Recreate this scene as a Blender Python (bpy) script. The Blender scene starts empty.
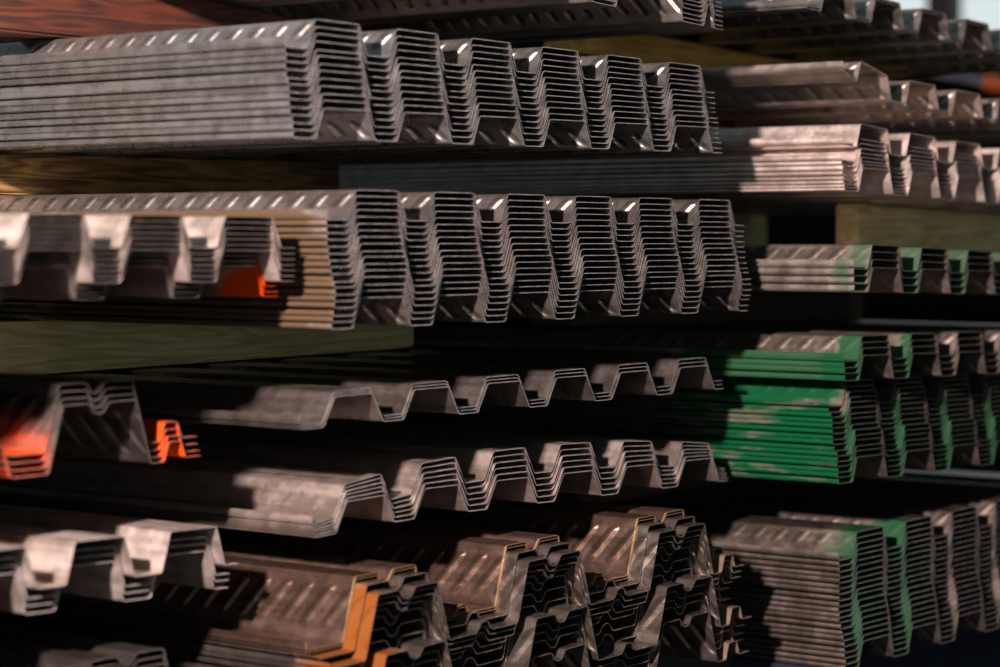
import bpy, bmesh, math, random
from mathutils import Vector, Matrix
random.seed(7)
sc = bpy.context.scene
COL = sc.collection
FLOOR = 0.42

# ------------------------------------------------------------------ camera
F = 2450.0
YH = 237.0
al = math.atan2(2000, 2450)
phi = math.atan((333.5 - YH) / F)
c, s = math.cos(al), math.sin(al)
fw = Vector((c * math.cos(phi), s * math.cos(phi), -math.sin(phi)))
rt = Vector((s, -c, 0))
up = rt.cross(fw)
cam = bpy.data.cameras.new('camera')
cam_o = bpy.data.objects.new('camera', cam)
COL.objects.link(cam_o)
R = Matrix((rt, up, -fw)).transposed().to_4x4()
cam_o.matrix_world = Matrix.Translation((0, 0, 1.35)) @ R
cam.sensor_width = 36
cam.lens = 36 * F / 1000
cam.clip_start = 0.05
cam.clip_end = 100
cam.dof.use_dof = True
cam.dof.focus_distance = 3.5
cam.dof.aperture_fstop = 2.5
sc.camera = cam_o

# ------------------------------------------------------------------ materials
class NT:
    def __init__(s_, name):
        s_.m = bpy.data.materials.new(name)
        s_.m.use_nodes = True
        s_.t = s_.m.node_tree
        s_.b = s_.t.nodes['Principled BSDF']
    def n(s_, kind, **kw):
        x = s_.t.nodes.new(kind)
        for k, v in kw.items():
            setattr(x, k, v)
        return x
    def set(s_, sock, v):
        if isinstance(v, bpy.types.NodeSocket):
            s_.t.links.new(v, sock)
        else:
            sock.default_value = v
    def math(s_, op, a, b=0.0, cc=None, clamp=False):
        x = s_.n('ShaderNodeMath', operation=op, use_clamp=clamp)
        s_.set(x.inputs[0], a)
        s_.set(x.inputs[1], b)
        if cc is not None:
            s_.set(x.inputs[2], cc)
        return x.outputs[0]
    def vmath(s_, op, a, b=None, scale=None):
        x = s_.n('ShaderNodeVectorMath', operation=op)
        s_.set(x.inputs[0], a)
        if b is not None:
            s_.set(x.inputs[1], b)
        if scale is not None:
            s_.set(x.inputs['Scale'], scale)
        return x.outputs['Value'] if op in ('LENGTH', 'DOT_PRODUCT') else x.outputs[0]
    def mix(s_, f, a, b):
        x = s_.n('ShaderNodeMix', data_type='RGBA')
        s_.set(x.inputs['Factor'], f)
        s_.set(x.inputs['A'], a)
        s_.set(x.inputs['B'], b)
        return x.outputs['Result']
    def fmix(s_, f, a, b):
        x = s_.n('ShaderNodeMix', data_type='FLOAT')
        s_.set(x.inputs[0], f)
        s_.set(x.inputs[2], a)
        s_.set(x.inputs[3], b)
        return x.outputs[0]
    def noise(s_, vec, scale, detail=3, rough=0.55, dim='3D'):
        x = s_.n('ShaderNodeTexNoise')
        s_.set(x.inputs['Vector'], vec)
        x.inputs['Scale'].default_value = scale
        x.inputs['Detail'].default_value = detail
        x.inputs['Roughness'].default_value = rough
        return x.outputs['Fac']
    def step(s_, v, a, b, lo=0.0, hi=1.0):
        x = s_.n('ShaderNodeMapRange', interpolation_type='SMOOTHSTEP')
        s_.set(x.inputs['Value'], v)
        x.inputs['From Min'].default_value = a
        x.inputs['From Max'].default_value = b
        x.inputs['To Min'].default_value = lo
        x.inputs['To Max'].default_value = hi
        return x.outputs[0]

def rgb(r, g, b):
    f = lambda v: (v / 255 / 12.92) if v / 255 <= 0.04045 else ((v / 255 + 0.055) / 1.055) ** 2.4
    return (f(r), f(g), f(b), 1)

GREEN = (0.0, 0.058, 0.020, 1)
ORANGE = (0.46, 0.050, 0.003, 1)
AMBER = (0.15, 0.045, 0.003, 1)
TAN = (0.062, 0.040, 0.022, 1)
OLIVE = (0.13, 0.065, 0.02, 1)

def metal(name, base=(0.50, 0.46, 0.43), rough=0.36, bars=None, patches=(), bump=0.0019, metallic=0.9):
    """galvanised sheet; bars = (spacing, shear, half height, centre, radius) of the stamped ribs on the webs;
    patches = sprayed / stained / tinted blobs (centre, radii, colour, ragged, opacity)"""
    g = NT(name)
    geo = g.n('ShaderNodeNewGeometry')
    P = geo.outputs['Position']
    # stretched streaks along the sheet + zinc spangle
    mp = g.vmath('MULTIPLY', P, (60, 2.5, 60))
    st = g.noise(mp, 1.0, 3)
    sp = g.noise(P, 35, 4)
    vo = g.n('ShaderNodeTexVoronoi')
    g.set(vo.inputs['Vector'], P)
    vo.inputs['Scale'].default_value = 160
    spang = g.n('ShaderNodeSeparateColor')
    g.set(spang.inputs[0], vo.outputs['Color'])
    k = g.math('ADD', g.math('MULTIPLY', st, 0.5), g.math('MULTIPLY', sp, 0.5))
    dirt = g.step(k, 0.38, 0.62)
    b = base
    col = g.mix(dirt, (b[0] * 0.72, b[1] * 0.70, b[2] * 0.66, 1), (b[0] * 1.1, b[1] * 1.1, b[2] * 1.1, 1))
    rg = g.math('ADD', g.math('MULTIPLY', spang.outputs[0], 0.05), g.math('MULTIPLY', dirt, 0.08))
    rg = g.math('ADD', rg, rough - 0.065)
    mt = metallic
    spc_l = 0.5
    nsep = g.n('ShaderNodeSeparateXYZ')
    g.set(nsep.inputs[0], geo.outputs['True Normal'])
    outer = g.step(nsep.outputs[2], -0.33, -0.22)
    for (ce, ra, colr, ragged, op) in patches:
        v = g.vmath('DIVIDE', g.vmath('SUBTRACT', P, ce), ra)
        d = g.vmath('LENGTH', v)
        nz = g.noise(P, 22, 4, 0.65)
        nz2 = g.noise(g.vmath('MULTIPLY', P, (9, 9, 60)), 1.0, 2)
        d = g.math('ADD', d, g.math('MULTIPLY', g.math('SUBTRACT', g.math('ADD', nz, nz2), 1.0), ragged))
        m = g.math('MULTIPLY', g.step(d, 0.82, 1.08, 1.0, 0.0), op)
        if ragged > 0.9:   # thin worn spray, bare streaks inside
            m = g.math('MULTIPLY', m, g.step(g.noise(g.vmath('MULTIPLY', P, (30, 10, 55)), 1.0, 3), 0.36, 0.50, 0.55, 1.0))
        if colr in (GREEN, AMBER, TAN) and ra[0] > 0.03:
            m = g.math('MULTIPLY', m, outer)
        col = g.mix(m, col, colr)
        rg = g.fmix(m, rg, 0.50)
        mt = g.fmix(m, mt, 0.05)
        spc_l = g.fmix(m, spc_l, 0.15)
    g.set(g.b.inputs['Base Color'], col)
    g.set(g.b.inputs['Roughness'], rg)
    g.set(g.b.inputs['Metallic'], mt)
    g.set(g.b.inputs['Specular IOR Level'], spc_l)
    wob = g.math('MULTIPLY', g.noise(g.vmath('MULTIPLY', P, (14, 5, 14)), 1.0, 2), 0.0006)
    hgt = wob
    if bars:
        spc, shear, hb, cen, rad = bars
        uv = g.n('ShaderNodeUVMap')
        uv.uv_map = 'UVMap'
        se = g.n('ShaderNodeSeparateXYZ')
        g.set(se.inputs[0], uv.outputs[0])
        u, v = se.outputs[0], se.outputs[1]
        inner = g.math('GREATER_THAN', v, 5.0)
        vv = g.math('SUBTRACT', v, g.math('MULTIPLY', inner, 10.0))
        dv = g.math('SUBTRACT', vv, cen)
        a = g.math('ADD', u, g.math('MULTIPLY', dv, shear))
        a = g.math('SUBTRACT', g.math('FLOORED_MODULO', a, spc), spc / 2)
        ca = 1 / math.sqrt(1 + shear * shear)
        ac = g.math('MULTIPLY', a, ca)
        ov = g.math('MAXIMUM', g.math('SUBTRACT', g.math('ABSOLUTE', dv), hb), 0.0)
        dist = g.math('SQRT', g.math('ADD', g.math('MULTIPLY', ac, ac), g.math('MULTIPLY', ov, ov)))
        h = g.step(dist, rad * 0.05, rad, 1.0, 0.0)
        ok = g.math('GREATER_THAN', vv, 0.0)
        sg = g.math('SUBTRACT', 1.0, g.math('MULTIPLY', inner, 2.0))
        h = g.math('MULTIPLY', g.math('MULTIPLY', h, sg), g.math('MULTIPLY', ok, bump))
        hgt = g.math('ADD', h, wob)
    bp = g.n('ShaderNodeBump')
    bp.inputs['Strength'].default_value = 1.0
    bp.inputs['Distance'].default_value = 1.0
    g.set(bp.inputs['Height'], hgt)
    g.set(g.b.inputs['Normal'], bp.outputs[0])
    return g.m

def wood(name, c1, c2, grain=(90, 6, 90)):
    g = NT(name)
    geo = g.n('ShaderNodeNewGeometry')
    P = geo.outputs['Position']
    q = g.vmath('MULTIPLY', P, (5, 60, 110))
    w = g.noise(q, 1.0, 5, 0.6)
    w2 = g.noise(P, 9, 3)
    ring = g.math('SINE', g.math('ADD', g.math('MULTIPLY', g.noise(g.vmath('MULTIPLY', P, (2.0, 8, 22)), 1.0, 2), 70.0), 0.0))
    f = g.math('ADD', g.math('MULTIPLY', w, 0.6), g.math('MULTIPLY', ring, 0.09))
    f = g.math('ADD', f, g.math('MULTIPLY', w2, 0.35))
    col = g.mix(g.step(f, 0.25, 0.72), c1, c2)
    g.set(g.b.inputs['Base Color'], col)
    g.b.inputs['Roughness'].default_value = 0.75
    bp = g.n('ShaderNodeBump')
    bp.inputs['Strength'].default_value = 0.5
    bp.inputs['Distance'].default_value = 0.002
    g.set(bp.inputs['Height'], f)
    g.set(g.b.inputs['Normal'], bp.outputs[0])
    return g.m

def plain(name, col, rough=0.6, metallic=0.0, sc_=12, spec=0.5):
    g = NT(name)
    g.b.inputs['Specular IOR Level'].default_value = spec
    geo = g.n('ShaderNodeNewGeometry')
    nz = g.noise(geo.outputs['Position'], sc_, 4)
    c = g.mix(g.step(nz, 0.3, 0.7), (col[0] * 0.7, col[1] * 0.7, col[2] * 0.7, 1), (col[0] * 1.2, col[1] * 1.2, col[2] * 1.2, 1))
    g.set(g.b.inputs['Base Color'], c)
    g.b.inputs['Roughness'].default_value = rough
    g.b.inputs['Metallic'].default_value = metallic
    return g.m

def glow(name, col, strength):
    g = NT(name)
    g.b.inputs['Base Color'].default_value = (0.03, 0.03, 0.03, 1)
    g.b.inputs['Emission Color'].default_value = col
    g.b.inputs['Emission Strength'].default_value = strength
    return g.m

# ------------------------------------------------------------------ profiles
def prof_deck(n, pitch, low0, web, crown, low, depth, right, lip, lean, hook=0.0):
    """points (w, z, tag of the segment that starts here); n ribs"""
    p = [(-lean * 0.5, lip, 'f'), (-lean - 0.0006, lip * 0.66, 'f'), (-lean - 0.0004, lip * 0.3, 'f'), (0, hook, 'f')]
    w = low0
    for i in range(n):
        w = low0 + i * pitch
        p.append((w, 0, 'L'))
        p.append((w + web, depth, 'f'))
        p.append((w + web + crown, depth, 'R'))
        p.append((w + 2 * web + crown, 0, 'f'))
    p.append((w + 2 * web + crown + right, 0, ''))
    return p

def prof_composite(lip=0.012, depth=0.08):
    p = [(-0.002, lip, ''), (0, 0, 'f')]
    web = 0.024
    for k in range(3):
        a = 0.09 + 0.3048 * k
        p += [(a - web, 0, 'L'), (a, depth, 'f'), (a + 0.040, depth, 'f'), (a + 0.050, depth - 0.013, 'f'),
              (a + 0.062, depth - 0.013, 'f'), (a + 0.072, depth, 'f'), (a + 0.1146, depth, 'R'), (a + 0.1146 + web, 0, 'f')]
        if k < 2:
            b = a + 0.1146 + web
            p += [(b + 0.056, 0, 'f'), (b + 0.066, 0.013, 'f'), (b + 0.078, 0.013, 'f'), (b + 0.088, 0, 'f')]
    p += [(0.861, 0, 'f'), (0.869, 0.024, 'f'), (0.889, 0.024, 'f'), (0.897, 0.003, 'f'), (0.923, 0.003, '')]
    return p

def rounded(p, r):
    """chamfer each inner corner into a short 3-point arc"""
    out = [p[0]]
    for i in range(1, len(p) - 1):
        a, b, d = Vector(p[i - 1][:2]), Vector(p[i][:2]), Vector(p[i + 1][:2])
        la, ld = (a - b).length, (d - b).length
        rr = min(r, la * 0.4, ld * 0.4)
        p0 = b + (a - b) / la * rr
        p2 = b + (d - b) / ld * rr
        pm = (p0 + p2) * 0.25 + b * 0.5
        out += [(p0.x, p0.y, 'c'), (pm.x, pm.y, 'c'), (p2.x, p2.y, p[i][2])]
    out.append(p[-1])
    return out

def sheet_mesh(name, prof, depth, length, mat, bend, edge=None, thick=0.0009, rad=0.003, stations=(0, 0.25, 0.8, 1.6), warp=0.0):
    pts = rounded(prof, rad)
    n = len(pts)
    nor = []
    for i in range(n):
        a = Vector(pts[max(i - 1, 0)][:2])
        b = Vector(pts[i][:2])
        d = Vector(pts[min(i + 1, n - 1)][:2])
        t1 = (b - a).normalized() if i > 0 else (d - b).normalized()
        t2 = (d - b).normalized() if i < n - 1 else t1
        t = (t1 + t2).normalized()
        m = Vector((-t.y, t.x))
        k = 1 / max(0.5, m.dot(Vector((-t1.y, t1.x))))
        nor.append(m * k)
    ls = [x for x in stations if x < length] + [length]
    V, Fc, UV = [], [], []
    cap0 = cap1 = 0
    ph = random.uniform(0, 6.28)
    for l in ls:
        for side in (0, 1):
            for i in range(n):
                w, z = pts[i][0], pts[i][1]
                q = nor[i] * (thick if side == 0 else 0.0)
                V.append((w + q.x, l, z + q.y + bend(w) + warp * math.sin(ph + w * 4.0)))
    m = len(ls)
    def vid(k, side, i):
        return (k * 2 + side) * n + i
    for k in range(m - 1):
        for i in range(n - 1):
            tag = pts[i][2]
            def uvp(kk, ii, inner):
                if tag not in ('L', 'R'):
                    return (ls[kk], -1.0)
                z = pts[ii][1]
                v = z if tag == 'L' else depth - z
                v = max(v, 0.0005)
                return (ls[kk], v + (10 if inner else 0))
            Fc.append((vid(k, 0, i), vid(k + 1, 0, i), vid(k + 1, 0, i + 1), vid(k, 0, i + 1))[::-1])
            UV.append([uvp(k, i, 0), uvp(k + 1, i, 0), uvp(k + 1, i + 1, 0), uvp(k, i + 1, 0)][::-1])
            Fc.append((vid(k, 1, i), vid(k, 1, i + 1), vid(k + 1, 1, i + 1), vid(k + 1, 1, i))[::-1])
            UV.append([uvp(k, i, 1), uvp(k, i + 1, 1), uvp(k + 1, i + 1, 1), uvp(k + 1, i, 1)][::-1])
    z4 = [(0, -1.0)] * 4
    cap0 = len(Fc)
    for i in range(n - 1):
        Fc.append((vid(0, 0, i), vid(0, 0, i + 1), vid(0, 1, i + 1), vid(0, 1, i))[::-1]); UV.append(z4)
        Fc.append((vid(m - 1, 0, i), vid(m - 1, 1, i), vid(m - 1, 1, i + 1), vid(m - 1, 0, i + 1))[::-1]); UV.append(z4)
    cap1 = len(Fc)
    for k in range(m - 1):
        Fc.append((vid(k, 0, 0), vid(k, 1, 0), vid(k + 1, 1, 0), vid(k + 1, 0, 0))[::-1]); UV.append(z4)
        e = n - 1
        Fc.append((vid(k, 0, e), vid(k + 1, 0, e), vid(k + 1, 1, e), vid(k, 1, e))[::-1]); UV.append(z4)
    MI = [1 if cap0 <= q < cap1 else 0 for q in range(len(Fc))]
    me = bpy.data.meshes.new(name)
    me.from_pydata(V, [], Fc)
    uvl = me.uv_layers.new(name='UVMap')
    flat = [x for f in UV for t in f for x in t]
    uvl.data.foreach_set('uv', flat)
    me.materials.append(mat)
    me.materials.append(edge or mat)
    me.update()
    me.polygons.foreach_set('material_index', MI)
    return me

ORD = ['topmost', 'second', 'third', 'fourth', 'fifth', 'sixth', 'seventh', 'eighth', 'ninth', 'tenth', 'eleventh',
       'twelfth', 'thirteenth', 'fourteenth', 'fifteenth', 'sixteenth', 'seventeenth', 'eighteenth', 'nineteenth', 'twentieth']

def ordinal(i, n):
    if i == 0:
        return 'topmost'
    if i == n - 1:
        return 'bottom'
    return ORD[i] + ' from top'

def stack(kind, looks, where, group, prof_fn, depth, W0, L0, N, top, bot, dL, mat, length=3.0, lip=None,
          top_lip=0.012, special_top=None, dW=None, heights=None, jitter=0.0001, mats=None, looks_at=None, rad=0.003, edge=None):
    """top / bot: functions w -> height of the underside of the low flats for top and bottom sheet"""
    fs = heights or [i / (N - 1) if N > 1 else 0 for i in range(N)]
    zat = lambda i, w: top(w) * (1 - fs[i]) + bot(w) * fs[i]
    for i in range(N):
        f = fs[i]
        gaps = [min(zat(k, w) - zat(k + 1, w) for w in (0.0, 0.45, 0.9)) for k in (i - 1, i) if 0 <= k < N - 1] or [0.01]
        room = max(0.0, min(gaps) - 0.003)
        jk = random.uniform(-1, 1) * min(0.0022, room * 0.7)
        jz = random.uniform(-1, 1) * min(jitter, room * 0.1)
        z0 = top(0) * (1 - f) + bot(0) * f
        def bend(w, f=f, jk=jk, jz=jz, z0=z0):
            return top(w) * (1 - f) + bot(w) * f - z0 + jk * (w - 0.45) + jz
        lp = top_lip if i == 0 else max(0.0012, min(lip, zat(i - 1, 0) - zat(i, 0) - 0.0010))
        pr = prof_fn(lp) if not (special_top and i == 0) else special_top
        m = (mats or {}).get(i, mat)
        me = sheet_mesh(kind, pr, depth, length, m, bend, edge=None if (mats and i in mats) else (edge or E_bright), rad=rad)
        o = bpy.data.objects.new(kind, me)
        COL.objects.link(o)
        o.location = (W0 + (dW[i] if dW else 0) + random.uniform(-1, 1) * 0.00015,
                      L0 + dL[i] + random.uniform(-1, 1) * 0.0009, z0)
        lk = (looks_at or {}).get(i, looks)
        o['label'] = f'{lk}, {ordinal(i, N)} {where}' if N > 1 else f'{lk} {where}'
        o['category'] = 'metal sheet'
        if N > 1:
            o['group'] = group

def lin(a, k):
    return lambda w: a + k * w

# ------------------------------------------------------------------ materials of the stacks
BARS = (0.040, 0.9, 0.0045, 0.024, 0.0085)
CB = (0.038, 0.75, 0.019, 0.041, 0.0100)
def cut_edge(name, col, metallic):
    g = NT(name)
    geo = g.n('ShaderNodeNewGeometry')
    k = g.step(g.noise(geo.outputs['Position'], 60, 3), 0.35, 0.65)
    g.set(g.b.inputs['Base Color'], g.mix(k, (col[0] * .6, col[1] * .6, col[2] * .6, 1), (col[0], col[1], col[2], 1)))
    g.b.inputs['Metallic'].default_value = metallic
    g.b.inputs['Roughness'].default_value = 0.45
    return g.m
E_bright = cut_edge('cut_edge_bright', (0.66, 0.65, 0.68), 0.4)
E_dull = cut_edge('cut_edge_dull', (0.40, 0.37, 0.35), 0.6)
M_grey = metal('galvanised', (0.360, 0.350, 0.340), 0.31, BARS, bump=0.0015)
M_s1 = metal('galvanised_pale', (0.370, 0.385, 0.385), 0.3, BARS, bump=0.0028)
M_s2 = metal('galvanised_tan_edge', (0.370, 0.350, 0.340), 0.27, BARS,
             [((2.232, 2.36, 1.30), (0.012, 0.32, 0.16), TAN, 0.35, 0.97)], bump=0.0028)  # left lips tinted tan-brown along their front stretch
M_smooth = metal('galvanised_smooth', (0.270, 0.250, 0.235), 0.31)
M_sag = metal('galvanised_sagging', (0.560, 0.490, 0.460), 0.4)
M_near = metal('galvanised_near', (0.620, 0.560, 0.530), 0.5, None)
M_near_o = metal('galvanised_orange_rib', (0.400, 0.370, 0.350), 0.40, None,
                 [((2.19, 2.14, 1.29), (0.034, 0.12, 0.060), ORANGE, 0.15, 1.0)])
M_r4 = metal('galvanised_green_band', (0.340, 0.300, 0.280), 0.36, BARS,
             [((4.2, 1.962, 1.28), (1.15, 0.042, 0.5), GREEN, 0.35, 0.85)], bump=0.0009)
M_r5 = metal('galvanised_green_spray', (0.340, 0.300, 0.280), 0.36, BARS,
             [((3.228, 2.09, 1.15), (0.018, 0.20, 0.08), GREEN, 0.5, 0.95), ((3.29, 1.955, 1.17), (0.19, 0.05, 0.1), GREEN, 0.4, 0.95)], bump=0.0009)
M_r5b = metal('galvanised_green_blotches', (0.240, 0.210, 0.195), 0.38, BARS,
              [((3.236, 2.09, 1.03), (0.022, 0.17, 0.13), GREEN, 1.3, 1.0), ((3.6, 1.975, 1.01), (0.7, 0.03, 0.10), GREEN, 0.6, 0.95), ((3.27, 2.11, 1.11), (0.055, 0.135, 0.040), GREEN, 0.4, 1.0)], bump=0.0009)
M_r6 = metal('galvanised_green_corner', (0.215, 0.185, 0.168), 0.38, BARS,
             [((3.39, 1.965, 0.78), (0.135, 0.11, 0.22), GREEN, 0.35, 0.93)], bump=0.0009)
M_r2 = metal('galvanised_rosy_ribbed', (0.52, 0.46, 0.43), 0.36, BARS, bump=0.0016)
M_r3 = metal('galvanised_rosy', (0.880, 0.780, 0.740), 0.41)
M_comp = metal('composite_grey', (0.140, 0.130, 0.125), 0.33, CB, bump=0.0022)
M_comp_o = metal('composite_amber', (0.290, 0.255, 0.235), 0.29, CB,
                 [((2.25, 2.05, 0.85), (0.075, 0.13, 0.10), AMBER, 0.5, 0.97),
                  ((3.08, 2.05, 0.85), (0.05, 0.2, 0.3), OLIVE, 0.5, 0.55)], bump=0.003)
M_comp_g = metal('composite_gold_edge', (0.290, 0.200, 0.165), 0.31, CB,
                 [((2.65, 2.10, 0.93), (0.9, 0.006, 0.2), (0.26, 0.17, 0.05, 1), 0.1, 0.6)], bump=0.0032)
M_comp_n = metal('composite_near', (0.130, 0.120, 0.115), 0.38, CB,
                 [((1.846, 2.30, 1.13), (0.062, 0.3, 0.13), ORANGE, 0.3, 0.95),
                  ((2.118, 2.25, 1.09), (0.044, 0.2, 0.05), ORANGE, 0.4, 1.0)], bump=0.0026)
M_deep = metal('deep_deck', (0.340, 0.310, 0.300), 0.34, (0.034, 0.8, 0.019, 0.040, 0.0075), bump=0.003)

# ------------------------------------------------------------------ centre column of stacks
def PB(lean=0.0025, n=6):
    return lambda lip: prof_deck(n, 0.1524, 0.038, 0.015, 0.080, 0.0424, 0.038, 0.025, lip, lean)
def PW(n=6):
    return lambda lip: prof_deck(n, 0.1524, 0.039, 0.0215, 0.069, 0.0404, 0.038, 0.025, lip, 0.0015)
px = 0.00172
sag = lambda w: 0.010 * max(0.0, 1 - w / 0.25) ** 1.5
S1d = [0, 0, .3, 0, .5, 3, 3.5, 4, 3.5, 4.5, 6.5, 7, 8]
stack('deck_sheet', 'bare galvanised ribbed sheet', 'of thirteen in the upper centre stack', 'ribbed sheets in the upper centre stack',
      PB(), 0.038, 2.178, 2.118, 13, lin(1.5835, -.0146), lin(1.4722, .005), [-v * px for v in S1d], M_s1, lip=0.0098, top_lip=0.014)
S2d = [0, 0, 0, 0, 0, 1, 1, 3, 4, 5.5, 7.5, 7.5, 7.5, 7, 6, 5, 4]
stack('deck_sheet', 'galvanised ribbed sheet, tan left edge', 'of seventeen in the tall centre stack', 'ribbed sheets in the seventeen sheet centre stack',
      PB(), 0.038, 2.234, 2.101, 17, lin(1.3712, -.004), lin(1.2346, .0019), [-v * px for v in S2d], M_s2, lip=0.0074, top_lip=0.013)
stack('deck_sheet', 'smooth dark ribbed sheet', 'of three in the thin centre stack', 'smooth ribbed sheets in the thin centre stack',
      PW(), 0.038, 2.212, 2.128, 3, lin(1.1150, .0135), lin(1.1093, .0065), [0, -.001, -.003], M_smooth, lip=0.004, top_lip=0.012)
stack('deck_sheet', 'smooth sagging ribbed sheet', 'of six below the thin three-sheet stack', 'sagging smooth ribbed sheets at lower centre',
      PW(), 0.038, 2.262, 2.156, 6, lambda w: 1.0313 - .039 + .100 * w - .1145 * w * w - sag(w), lambda w: .9767 - .0101 * w - sag(w),
      [0, -.001, -.003, -.004, -.006, -.006], M_sag, lip=0.007, top_lip=0.012)
# composite deck pile
S5z = [0.9286, 0.9250, 0.9203, 0.9107, 0.9030, 0.8945, 0.8850, 0.8751, 0.8602, 0.8450, 0.8367, 0.8238, 0.8118, 0.8009, 0.7846]
S5s = [0, 0, 11.5, 22.5, 20, 18, 10, 6, 7, 8, 31, 23, 21, 21, 27]
ztop = S5z[0] - .0127 - .081
stack('composite_deck_sheet', 'brown-grey sheet with grooved ribs', 'of fifteen in the bottom centre pile', 'groove ribbed sheets in the bottom centre pile',
      lambda lip: prof_composite(lip), 0.08, 2.196, 2.102, 15, lin(ztop, .0322), lin(ztop - (S5z[0] - S5z[-1]) - 0.004, .030),
      [-v * 0.0017 for v in S5s], M_comp_o, edge=E_dull, lip=0.010, top_lip=0.012,
      heights=[(S5z[0] - z) / (S5z[0] - S5z[-1]) for z in S5z], mats={0: M_comp_g, 1: M_comp_g},
      looks_at={0: 'brown sheet with golden cut edge', 1: 'second brown golden-edged sheet'})
# deep ribbed stack cut by the top of the frame
stack('deep_deck_sheet', 'deep ribbed dark sheet', 'of eight above the upper centre stack', 'deep ribbed sheets at the top',
      lambda lip: prof_deck(3, 0.2225, 0.062, 0.020, 0.126, 0.0565, 0.076, 0.052, lip, 0.002)[:-1] + [(0.728, 0, 'L'), (0.739, 0.034, 'f'), (0.745, 0.034, 'R'), (0.756, 0, 'f'), (0.779, 0, '')], 0.076, 2.325, 2.10, 8,
      lin(1.708 + .048, -.058), lin(1.708, -.058), [-.001 * v for v in (0, 0, 1, 2, 2, 3, 3, 3)], M_deep, lip=0.008)

# ------------------------------------------------------------------ right column of stacks
PR = lambda lip: prof_deck(6, 0.1524, 0.040, 0.013, 0.080, 0.0464, 0.038, 0.025, lip, 0.0015)
stack('deck_sheet', 'galvanised ribbed sheet', 'of two at the top right before bright windows', 'top right ribbed sheets',
      PR, 0.038, 3.271, 2.053, 2, lin(1.7105, -.0479), lin(1.7058, -.0479), [0.0, 0], M_grey, lip=0.009)
bend2 = lambda a, k, q: (lambda w: a + k * w + q * max(0.0, 1 - w / 0.16) ** 2)
stack('deck_sheet', 'single bent ribbed sheet with upturned lip', 'above the nine-sheet upper right stack', '',
      PR, 0.038, 3.277, 1.990, 1, bend2(1.5735, -.050, .034), lin(1.5735, -.05), [0], M_r2, lip=0.012, top_lip=0.014)
h3 = [(67 - v) / 67 for v in (67, 44, 37, 29, 22, 16, 10, 5, 0)]
stack('deck_sheet', 'smooth rosy ribbed sheet', 'of nine, upper right stack', 'smooth ribbed sheets in the upper right stack',
      PR, 0.038, 3.265, 1.982, 9, bend2(1.4886, -.050, .004), lin(1.4212, -.028), [0, .004, .003, .001, 0, 0, -.002, -.002, -.003],
      M_r3, lip=0.009, top_lip=0.013, heights=h3)
stack('deck_sheet', 'ribbed sheet with green band', 'of four in the thin middle right stack', 'green banded sheets in the thin right stack',
      PR, 0.038, 3.229, 1.940, 4, lin(1.302, -.0333), lin(1.2657, -.0245), [0, 0, -.001, -.001], M_r4, edge=E_dull, lip=0.0145, top_lip=0.014)
stack('deck_sheet', 'green sprayed ribbed sheet', 'of four atop the taller green stack', 'green sprayed sheets on the tall green stack',
      PR, 0.038, 3.234, 1.960, 4, lin(1.1594, -.0118), lin(1.1302, -.0213), [0, 0, -.001, -.002], M_r5, edge=E_dull, lip=0.012, top_lip=0.013)
d5 = [.012, .010, .006, .004, .004, .003, .002, .002, .001, -.006, -.006, -.006, -.007, -.007, -.008]
stack('deck_sheet', 'green blotched ribbed sheet', 'of fifteen in the tall green right stack', 'green blotched sheets in the tall right stack',
      PR, 0.038, 3.240, 1.980, 15, lin(1.0880, -.014), lin(.9704, -.0095), d5, M_r5b, edge=E_dull, lip=0.0105, top_lip=0.012)
d6 = [0] * 12 + [-.004, -.006, -.008, -.009, -.010, -.011, -.012, -.012]
stack('deck_sheet', 'ribbed green-cornered sheet', 'of twenty in the bottom right stack', 'green cornered sheets in the bottom right stack',
      PR, 0.038, 3.248, 1.975, 20, lin(.850, .0213), lin(.6818, .0074), d6, M_r6, lip=0.0105, top_lip=0.012)

# ------------------------------------------------------------------ near left column
dA = [0, 0, 0, 0, 0, .001, .001, .028, .029, .030]
stack('deck_sheet', 'blurred pale ribbed sheet', 'of ten in the left foreground stack', 'pale ribbed sheets in the left foreground',
      PB(), 0.038, 1.268, 2.128, 10, lin(1.3398, -.0043), lin(1.2640 + .020, -.010), dA, M_near, edge=E_dull, length=2.4, lip=0.010,
      mats={7: M_near_o, 8: M_near_o, 9: M_near_o}, looks_at={7: 'ribbed sheet, orange sprayed end rib', 8: 'ribbed sheet, orange sprayed end rib', 9: 'ribbed sheet, orange sprayed end rib'})
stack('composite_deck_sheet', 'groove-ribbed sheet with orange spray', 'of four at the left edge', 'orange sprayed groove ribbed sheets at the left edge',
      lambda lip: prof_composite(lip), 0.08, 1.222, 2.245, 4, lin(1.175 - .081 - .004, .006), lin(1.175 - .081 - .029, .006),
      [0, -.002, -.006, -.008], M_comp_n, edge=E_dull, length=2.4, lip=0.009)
PC = lambda lip: prof_deck(6, 0.1524, 0.040, 0.015, 0.077, 0.0454, 0.050, 0.025, lip, 0.0015)
stack('deck_sheet', 'pale rosy deeper-ribbed single sheet', 'lying over the lower left foreground bundle', '',
      PC, 0.050, 1.251, 2.210, 1, lin(.9501, -.0154), lin(.95, -.0154), [0], M_near, length=2.4, lip=0.012)
stack('deck_sheet', 'dull deeper-ribbed sheet', 'of three under the pale rosy sheet, lower left', 'deeper ribbed sheets at lower left',
      PC, 0.050, 1.251, 2.228, 3, lin(.9365, -.0154), lin(.9180, -.0154), [0, .001, .002], M_near, length=2.4, lip=0.008)
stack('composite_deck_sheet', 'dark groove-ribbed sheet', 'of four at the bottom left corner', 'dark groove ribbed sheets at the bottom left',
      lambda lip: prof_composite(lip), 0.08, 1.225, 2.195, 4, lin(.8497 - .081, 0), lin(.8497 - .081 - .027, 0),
      [0, -.002, -.004, -.005], M_comp, edge=E_dull, length=2.4, lip=0.009)

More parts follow.
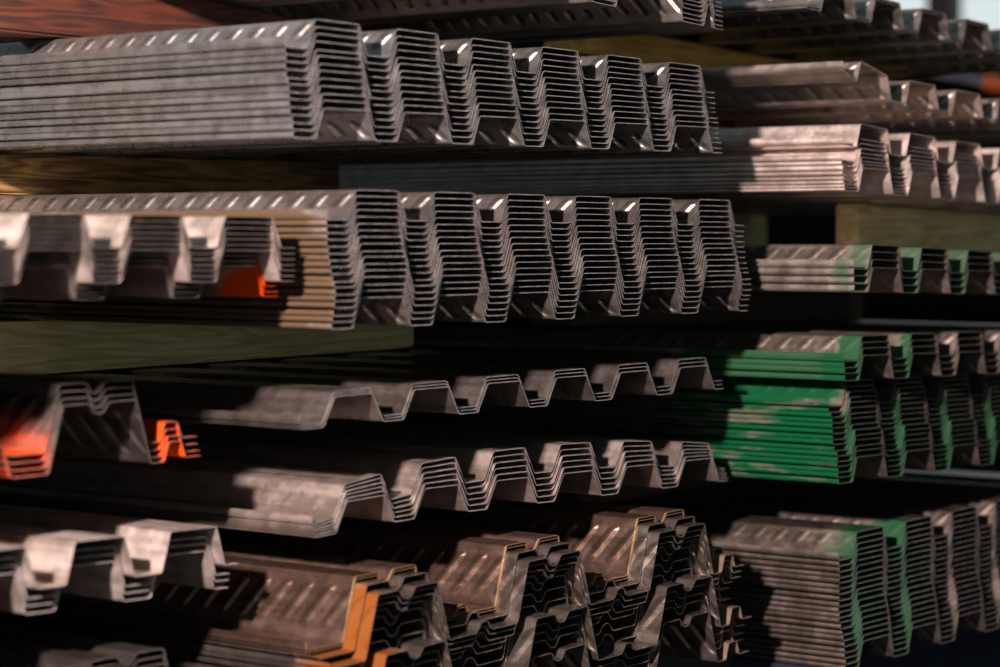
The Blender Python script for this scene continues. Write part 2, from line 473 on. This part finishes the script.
# ------------------------------------------------------------------ timber spacers
W_yel = wood('timber_yellow', (0.28, 0.17, 0.05, 1), (0.72, 0.48, 0.18, 1))
W_brown = wood('timber_brown', (0.07, 0.035, 0.012, 1), (0.42, 0.27, 0.09, 1))
W_gold = wood('timber_gold', (0.62, 0.32, 0.06, 1), (0.95, 0.58, 0.16, 1))
W_red = wood('timber_red', (0.022, 0.008, 0.005, 1), (0.115, 0.027, 0.011, 1))
W_pale = wood('timber_pale', (0.60, 0.46, 0.20, 1), (0.98, 0.80, 0.42, 1))
W_dark = wood('timber_dark', (0.05, 0.035, 0.02, 1), (0.12, 0.08, 0.05, 1))

def beam(kind, label, cat, w0, w1, l0, l1, zb, zt, mat, group=None, bev=0.004):
    """zb / zt: (left, right) heights"""
    bm = bmesh.new()
    n = 12
    rings = []
    for k in range(n + 1):
        f = k / n
        w = w0 + (w1 - w0) * f
        b = zb[0] * (1 - f) + zb[1] * f
        t = zt[0] * (1 - f) + zt[1] * f
        j = 0.0015 * math.sin(f * 9 + l0 * 30)
        rings.append([bm.verts.new(p) for p in ((w, l0 + j, b), (w, l1 + j, b), (w, l1 + j, t), (w, l0 + j, t))])
    for k in range(n):
        for i in range(4):
            bm.faces.new((rings[k][i], rings[k][(i + 1) % 4], rings[k + 1][(i + 1) % 4], rings[k + 1][i]))
    bm.faces.new(rings[0][::-1])
    bm.faces.new(rings[-1])
    bmesh.ops.recalc_face_normals(bm, faces=bm.faces)
    long_e = [e for e in bm.edges if e.calc_face_angle(0) > 0.8]
    bmesh.ops.bevel(bm, geom=long_e, offset=bev, segments=2, affect='EDGES')
    me = bpy.data.meshes.new(kind)
    bm.to_mesh(me)
    bm.free()
    me.materials.append(mat)
    o = bpy.data.objects.new(kind, me)
    COL.objects.link(o)
    o['label'] = label
    o['category'] = cat
    if group:
        o['group'] = group
    return o

e = 0.0024
def spacer(label, w0, w1, l0, W0b, below_top, W0a, above_low, mat, dl=0.09):
    zb = (below_top(w0 - W0b) + e, below_top(w1 - W0b) + e)
    zt = (above_low(w0 - W0a) - e, above_low(w1 - W0a) - e)
    return beam('timber_spacer', label, 'timber', w0, w1, l0, l0 + dl, zb, zt, mat)

T = .0392
spacer('reddish timber spacer above the upper centre stack', 1.98, 3.05, 2.60, 2.178, lin(1.5835 + T, -.0146), 2.33, lin(1.708, -.058), W_red)
spacer('yellow-brown timber spacer between the two tall centre stacks', 2.16, 3.03, 2.82, 2.234, lin(1.3712 + T, -.004), 2.178, lin(1.4722, .005), W_brown)
spacer('pale knotty timber spacer on the thin smooth centre stack', 2.16, 3.05, 2.67, 2.212, lin(1.1150 + T, .0135), 2.234, lin(1.2346, .0019), W_pale)
spacer('dark timber spacer under the thin three-sheet centre stack', 2.22, 3.15, 2.78, 2.262, lin(1.0542, 0), 2.212, lin(1.1093, .0065), W_dark)
spacer('dark timber spacer resting on the groove-ribbed centre pile', 2.53, 3.10, 2.78, 2.196, lin(ztop + .082, .0322), 2.262, lin(.9767, -.0101), W_dark)
spacer('yellow timber spacer under the top right ribbed sheets', 3.235, 4.3, 2.46, 3.277, lin(1.5735 + T + .036, -.085), 3.271, lin(1.7058, -.0479), W_gold)
spacer('olive timber spacer under the single bent right sheet', 3.29, 4.2, 2.50, 3.265, lin(1.4886 + T + .006, -.055), 3.277, lin(1.5735, -.05), W_yel)
spacer('pale timber spacer on the green-banded stack, its brown end showing', 3.67, 4.4, 2.20, 3.229, lin(1.302 + T, -.0333), 3.265, lin(1.4212, -.028), W_pale, 0.045)
spacer('short glimpsed pale timber just right of the seventeen-sheet stack', 3.28, 4.25, 2.76, 3.229, lin(1.302 + T, -.0333), 3.265, lin(1.4212, -.028), W_pale)
spacer('dark timber spacer under the thin green-banded right stack', 3.25, 4.2, 2.50, 3.234, lin(1.1594 + T, -.0118), 3.229, lin(1.2657, -.0245), W_dark)
spacer('dark timber spacer under the tall green right stack', 3.27, 4.2, 2.50, 3.248, lin(.850 + T, .0213), 3.240, lin(.9704, -.0095), W_dark)
spacer('dark timber spacer under the pale left foreground stack', 1.28, 2.14, 2.80, 1.235, lin(1.175 + .003, .006), 1.268, lin(1.284, -.010), W_dark)
spacer('dark timber spacer under the orange groove-ribbed stack', 1.28, 2.12, 2.80, 1.251, lin(1.0015, -.0154), 1.235, lin(1.065, .006), W_dark)
spacer('dark timber spacer between the lower left foreground stacks', 1.28, 2.12, 2.80, 1.225, lin(.8515, 0), 1.251, lin(.9180, -.0154), W_dark)
# bearers on the floor
zS5 = ztop - (S5z[0] - S5z[-1]) - 0.004
beam('timber_bearer', 'thick dark timber bearer under the bottom centre pile', 'timber', 2.22, 3.08, 2.70, 2.85, (FLOOR, FLOOR), (zS5 - .003, zS5 + .023), W_dark)
beam('timber_bearer', 'thick dark timber bearer under the bottom left stack', 'timber', 1.26, 2.12, 2.75, 2.90, (FLOOR, FLOOR), (.741, .741), W_dark)
beam('timber_bearer', 'thick dark timber bearer behind the blue beam, bottom right', 'timber', 3.30, 4.2, 3.2, 3.35, (FLOOR, FLOOR), (.681, .688), W_dark)
W_blue = plain('blue_paint', (0.006, 0.017, 0.040), 0.45)
bl = bpy.data.meshes.new('steel_beam')
bm = bmesh.new()
iz0, iz1, y0, y1, yc = FLOOR, 0.6805, 2.02, 2.17, 2.095
sec = [(y0, iz0), (y1, iz0), (y1, iz0 + .018), (yc + .012, iz0 + .022), (yc + .012, iz1 - .022), (y1, iz1 - .018), (y1, iz1),
       (y0, iz1), (y0, iz1 - .018), (yc - .012, iz1 - .022), (yc - .012, iz0 + .022), (y0, iz0 + .018)]
ra = [bm.verts.new((3.24, a, b)) for a, b in sec]
rb = [bm.verts.new((4.3, a, b + (.007 if b > .5 else 0))) for a, b in sec]
for i in range(12):
    bm.faces.new((ra[i], ra[(i + 1) % 12], rb[(i + 1) % 12], rb[i]))
bm.faces.new(ra); bm.faces.new(rb)
bmesh.ops.recalc_face_normals(bm, faces=bm.faces)
bm.to_mesh(bl); bm.free()
bl.materials.append(W_blue)
o = bpy.data.objects.new('steel_beam', bl); COL.objects.link(o)
o['label'] = 'dark blue steel beam carrying the bottom right stack'; o['category'] = 'beam'

# ------------------------------------------------------------------ hall
def slab(name, lo, hi, mat):
    bm = bmesh.new()
    bmesh.ops.create_cube(bm, size=1)
    for v in bm.verts:
        v.co = Vector([(lo[i] + hi[i]) / 2 + v.co[i] * (hi[i] - lo[i]) for i in range(3)])
    me = bpy.data.meshes.new(name)
    bm.to_mesh(me); bm.free()
    me.materials.append(mat)
    ob = bpy.data.objects.new(name, me)
    COL.objects.link(ob)
    ob['kind'] = 'structure'
    return ob
M_floor = plain('dark_concrete', (0.02, 0.02, 0.022), 0.9, spec=0.1)
M_wall = plain('dark_wall', (0.0022, 0.0024, 0.0028), 0.95, spec=0.0)
slab('floor', (-3, -3, FLOOR - 0.1), (9.2, 14, FLOOR), M_floor)
def wall_with_openings():
    # back wall at W = 9 with two tall bright windows and a post between
    t = (9.0, 9.2)
    slab('wall_back', (t[0], -3, FLOOR), (t[1], 14, 2.14), M_wall)
    slab('trim_1', (t[0] - .02, 5.06, 2.14), (t[1], 5.0 - .05, 4.2), plain('post_paint', (0.022, 0.02, 0.02), 0.8))
    slab('wall_left', (t[0], 5.6, 2.14), (t[1], 14, 4.2), M_wall)
    slab('wall_right', (t[0], -3, 2.14), (t[1], 3.6, 4.2), M_wall)
wall_with_openings()
G_win = glow('daylight', (0.75, 0.84, 0.86, 1), 0.85)
slab('window_1', (9.08, 5.06, 2.14), (9.10, 5.6, 4.2), G_win)
slab('window_2', (9.08, 3.6, 2.14), (9.10, 4.95, 4.2), G_win)
# grey pipe and orange block far behind, beyond the right stacks
def at(x, y, W):
    d = fw + rt * ((x - 500) / F) + up * ((333.5 - y) / F)
    k = W / d.x
    return Vector((0, 0, 1.35)) + d * k
def tube(kind, label, cat, a, b, r, mat):
    bm = bmesh.new()
    d = (b - a)
    bmesh.ops.create_cone(bm, cap_ends=True, segments=32, radius1=r, radius2=r, depth=d.length)
    # flanged collars at both ends
    for zz in (-0.5, 0.5):
        g = bmesh.ops.create_cone(bm, cap_ends=True, segments=32, radius1=r * 1.35, radius2=r * 1.35, depth=0.03)
        bmesh.ops.translate(bm, verts=g['verts'], vec=(0, 0, zz * (d.length - 0.03)))
    q = d.to_track_quat('Z', 'Y')
    me = bpy.data.meshes.new(kind)
    bm.to_mesh(me); bm.free()
    for p in me.polygons:
        p.use_smooth = len(p.vertices) == 4
    me.materials.append(mat)
    o = bpy.data.objects.new(kind, me); COL.objects.link(o)
    o.location = (a + b) / 2
    o.rotation_mode = 'QUATERNION'
    o.rotation_quaternion = q
    o['label'] = label; o['category'] = cat
    return o

M_pipe = plain('pipe_grey', (0.16, 0.19, 0.22), 0.5)
pa, pb = at(915, 69, 7.0), at(1130, 108, 7.0)
pipe = tube('handrail_pipe', 'blue-grey sloping pipe with orange sleeve, far behind the right stacks', 'pipe', pa, pb, 0.013, M_pipe)
def child(kind, bm, mat, parent, label=None):
    me = bpy.data.meshes.new(kind)
    bm.to_mesh(me); bm.free()
    me.materials.append(mat)
    o = bpy.data.objects.new(kind, me); COL.objects.link(o)
    o.parent = parent
    if label:
        o['label'] = label
    return o
Lp = (pb - pa).length
bm = bmesh.new()
f0 = (at(1003, 88, 7.0) - pa).length / Lp
bmesh.ops.create_cone(bm, cap_ends=True, segments=24, radius1=0.026, radius2=0.026, depth=0.12)
bmesh.ops.translate(bm, verts=bm.verts, vec=(0, 0, (f0 - 0.5) * Lp))
child('sleeve', bm, plain('orange_paint', (0.32, 0.075, 0.015), 0.6), pipe, 'orange sleeve')
# its post, on the floor
bm = bmesh.new()
pz = pb.z - FLOOR
bmesh.ops.create_cone(bm, cap_ends=True, segments=24, radius1=0.02, radius2=0.02, depth=pz)
q = (pb - pa).to_track_quat('Z', 'Y').inverted().to_matrix().to_4x4()
mid = q @ (Vector((pb.x, pb.y, FLOOR + pz / 2)) - (pa + pb) / 2)
bmesh.ops.transform(bm, matrix=Matrix.Translation(mid) @ q, verts=bm.verts)
child('post', bm, M_pipe, pipe)
yp = at(843, 0, 8.8)
beam('wall_panel', 'small yellow panel at the top edge before the bright window', 'panel', 8.8, 8.98, yp.y - .09, yp.y + .09,
     (yp.z - .012, yp.z - .012), (yp.z + .25, yp.z + .25), plain('yellow_paint', (0.75, 0.55, 0.02), 0.5), bev=0.01)

# ------------------------------------------------------------------ light
sd = bpy.data.lights.new('warm_lamp', 'POINT')
so = bpy.data.objects.new('warm_lamp', sd); COL.objects.link(so)
so.location = (-0.3, 1.35, 2.3)
sd.energy = 1400
sd.color = (1.0, 0.76, 0.68)
sd.shadow_soft_size = 0.08

w = bpy.data.worlds.new('World')
sc.world = w
w.use_nodes = True
nt = w.node_tree
bg = nt.nodes['Background']
tc = nt.nodes.new('ShaderNodeTexCoord')
sx = nt.nodes.new('ShaderNodeSeparateXYZ')
nt.links.new(tc.outputs['Generated'], sx.inputs[0])
cr = nt.nodes.new('ShaderNodeValToRGB')
cr.color_ramp.elements[0].position = 0.30
cr.color_ramp.elements[0].color = (0.010, 0.010, 0.010, 1)
cr.color_ramp.elements[1].position = 0.85
cr.color_ramp.elements[1].color = (0.100, 0.132, 0.145, 1)
mr = nt.nodes.new('ShaderNodeMapRange')
mr.inputs['From Min'].default_value = -1
nt.links.new(sx.outputs['Z'], mr.inputs['Value'])
nt.links.new(mr.outputs[0], cr.inputs[0])
def wm(op, a, b=0.0, clamp=False):
    x = nt.nodes.new('ShaderNodeMath'); x.operation = op; x.use_clamp = clamp
    for k, v in enumerate((a, b)):
        if isinstance(v, bpy.types.NodeSocket):
            nt.links.new(v, x.inputs[k])
        else:
            x.inputs[k].default_value = v
    return x.outputs[0]
# added pale glow band low before the stacks, brightens timber fronts and cut edges
azd = wm('ADD', wm('MULTIPLY', sx.outputs['X'], -0.90), wm('MULTIPLY', sx.outputs['Y'], -0.44))
azf = wm('POWER', wm('MAXIMUM', azd, 0.0), 1.5)
zz = wm('MULTIPLY', wm('SUBTRACT', sx.outputs['Z'], 0.03), 1 / 0.11)
band = wm('EXPONENT', wm('MULTIPLY', wm('MULTIPLY', zz, zz), -1.0))
azg = wm('ADD', wm('MULTIPLY', sx.outputs['X'], -0.60), wm('MULTIPLY', sx.outputs['Y'], -0.80))
azg = wm('MULTIPLY', wm('POWER', wm('MAXIMUM', azg, 0.0), 6.0), 1.6)
amt = wm('MULTIPLY', wm('ADD', azf, azg), band)
mx = nt.nodes.new('ShaderNodeMix'); mx.data_type = 'RGBA'; mx.blend_type = 'ADD'
mx.inputs['Factor'].default_value = 1.0
sc_n = nt.nodes.new('ShaderNodeVectorMath'); sc_n.operation = 'SCALE'
sc_n.inputs[0].default_value = (0.31, 0.36, 0.37)
nt.links.new(amt, sc_n.inputs['Scale'])
nt.links.new(cr.outputs[0], mx.inputs['A'])
nt.links.new(sc_n.outputs[0], mx.inputs['B'])
nt.links.new(mx.outputs['Result'], bg.inputs['Color'])
bg.inputs['Strength'].default_value = 1.0

sc.view_settings.view_transform = 'Standard'
sc.view_settings.look = 'None'
sc.view_settings.gamma = 1
sc.view_settings.use_curve_mapping = False
sc.view_settings.exposure = 0.12
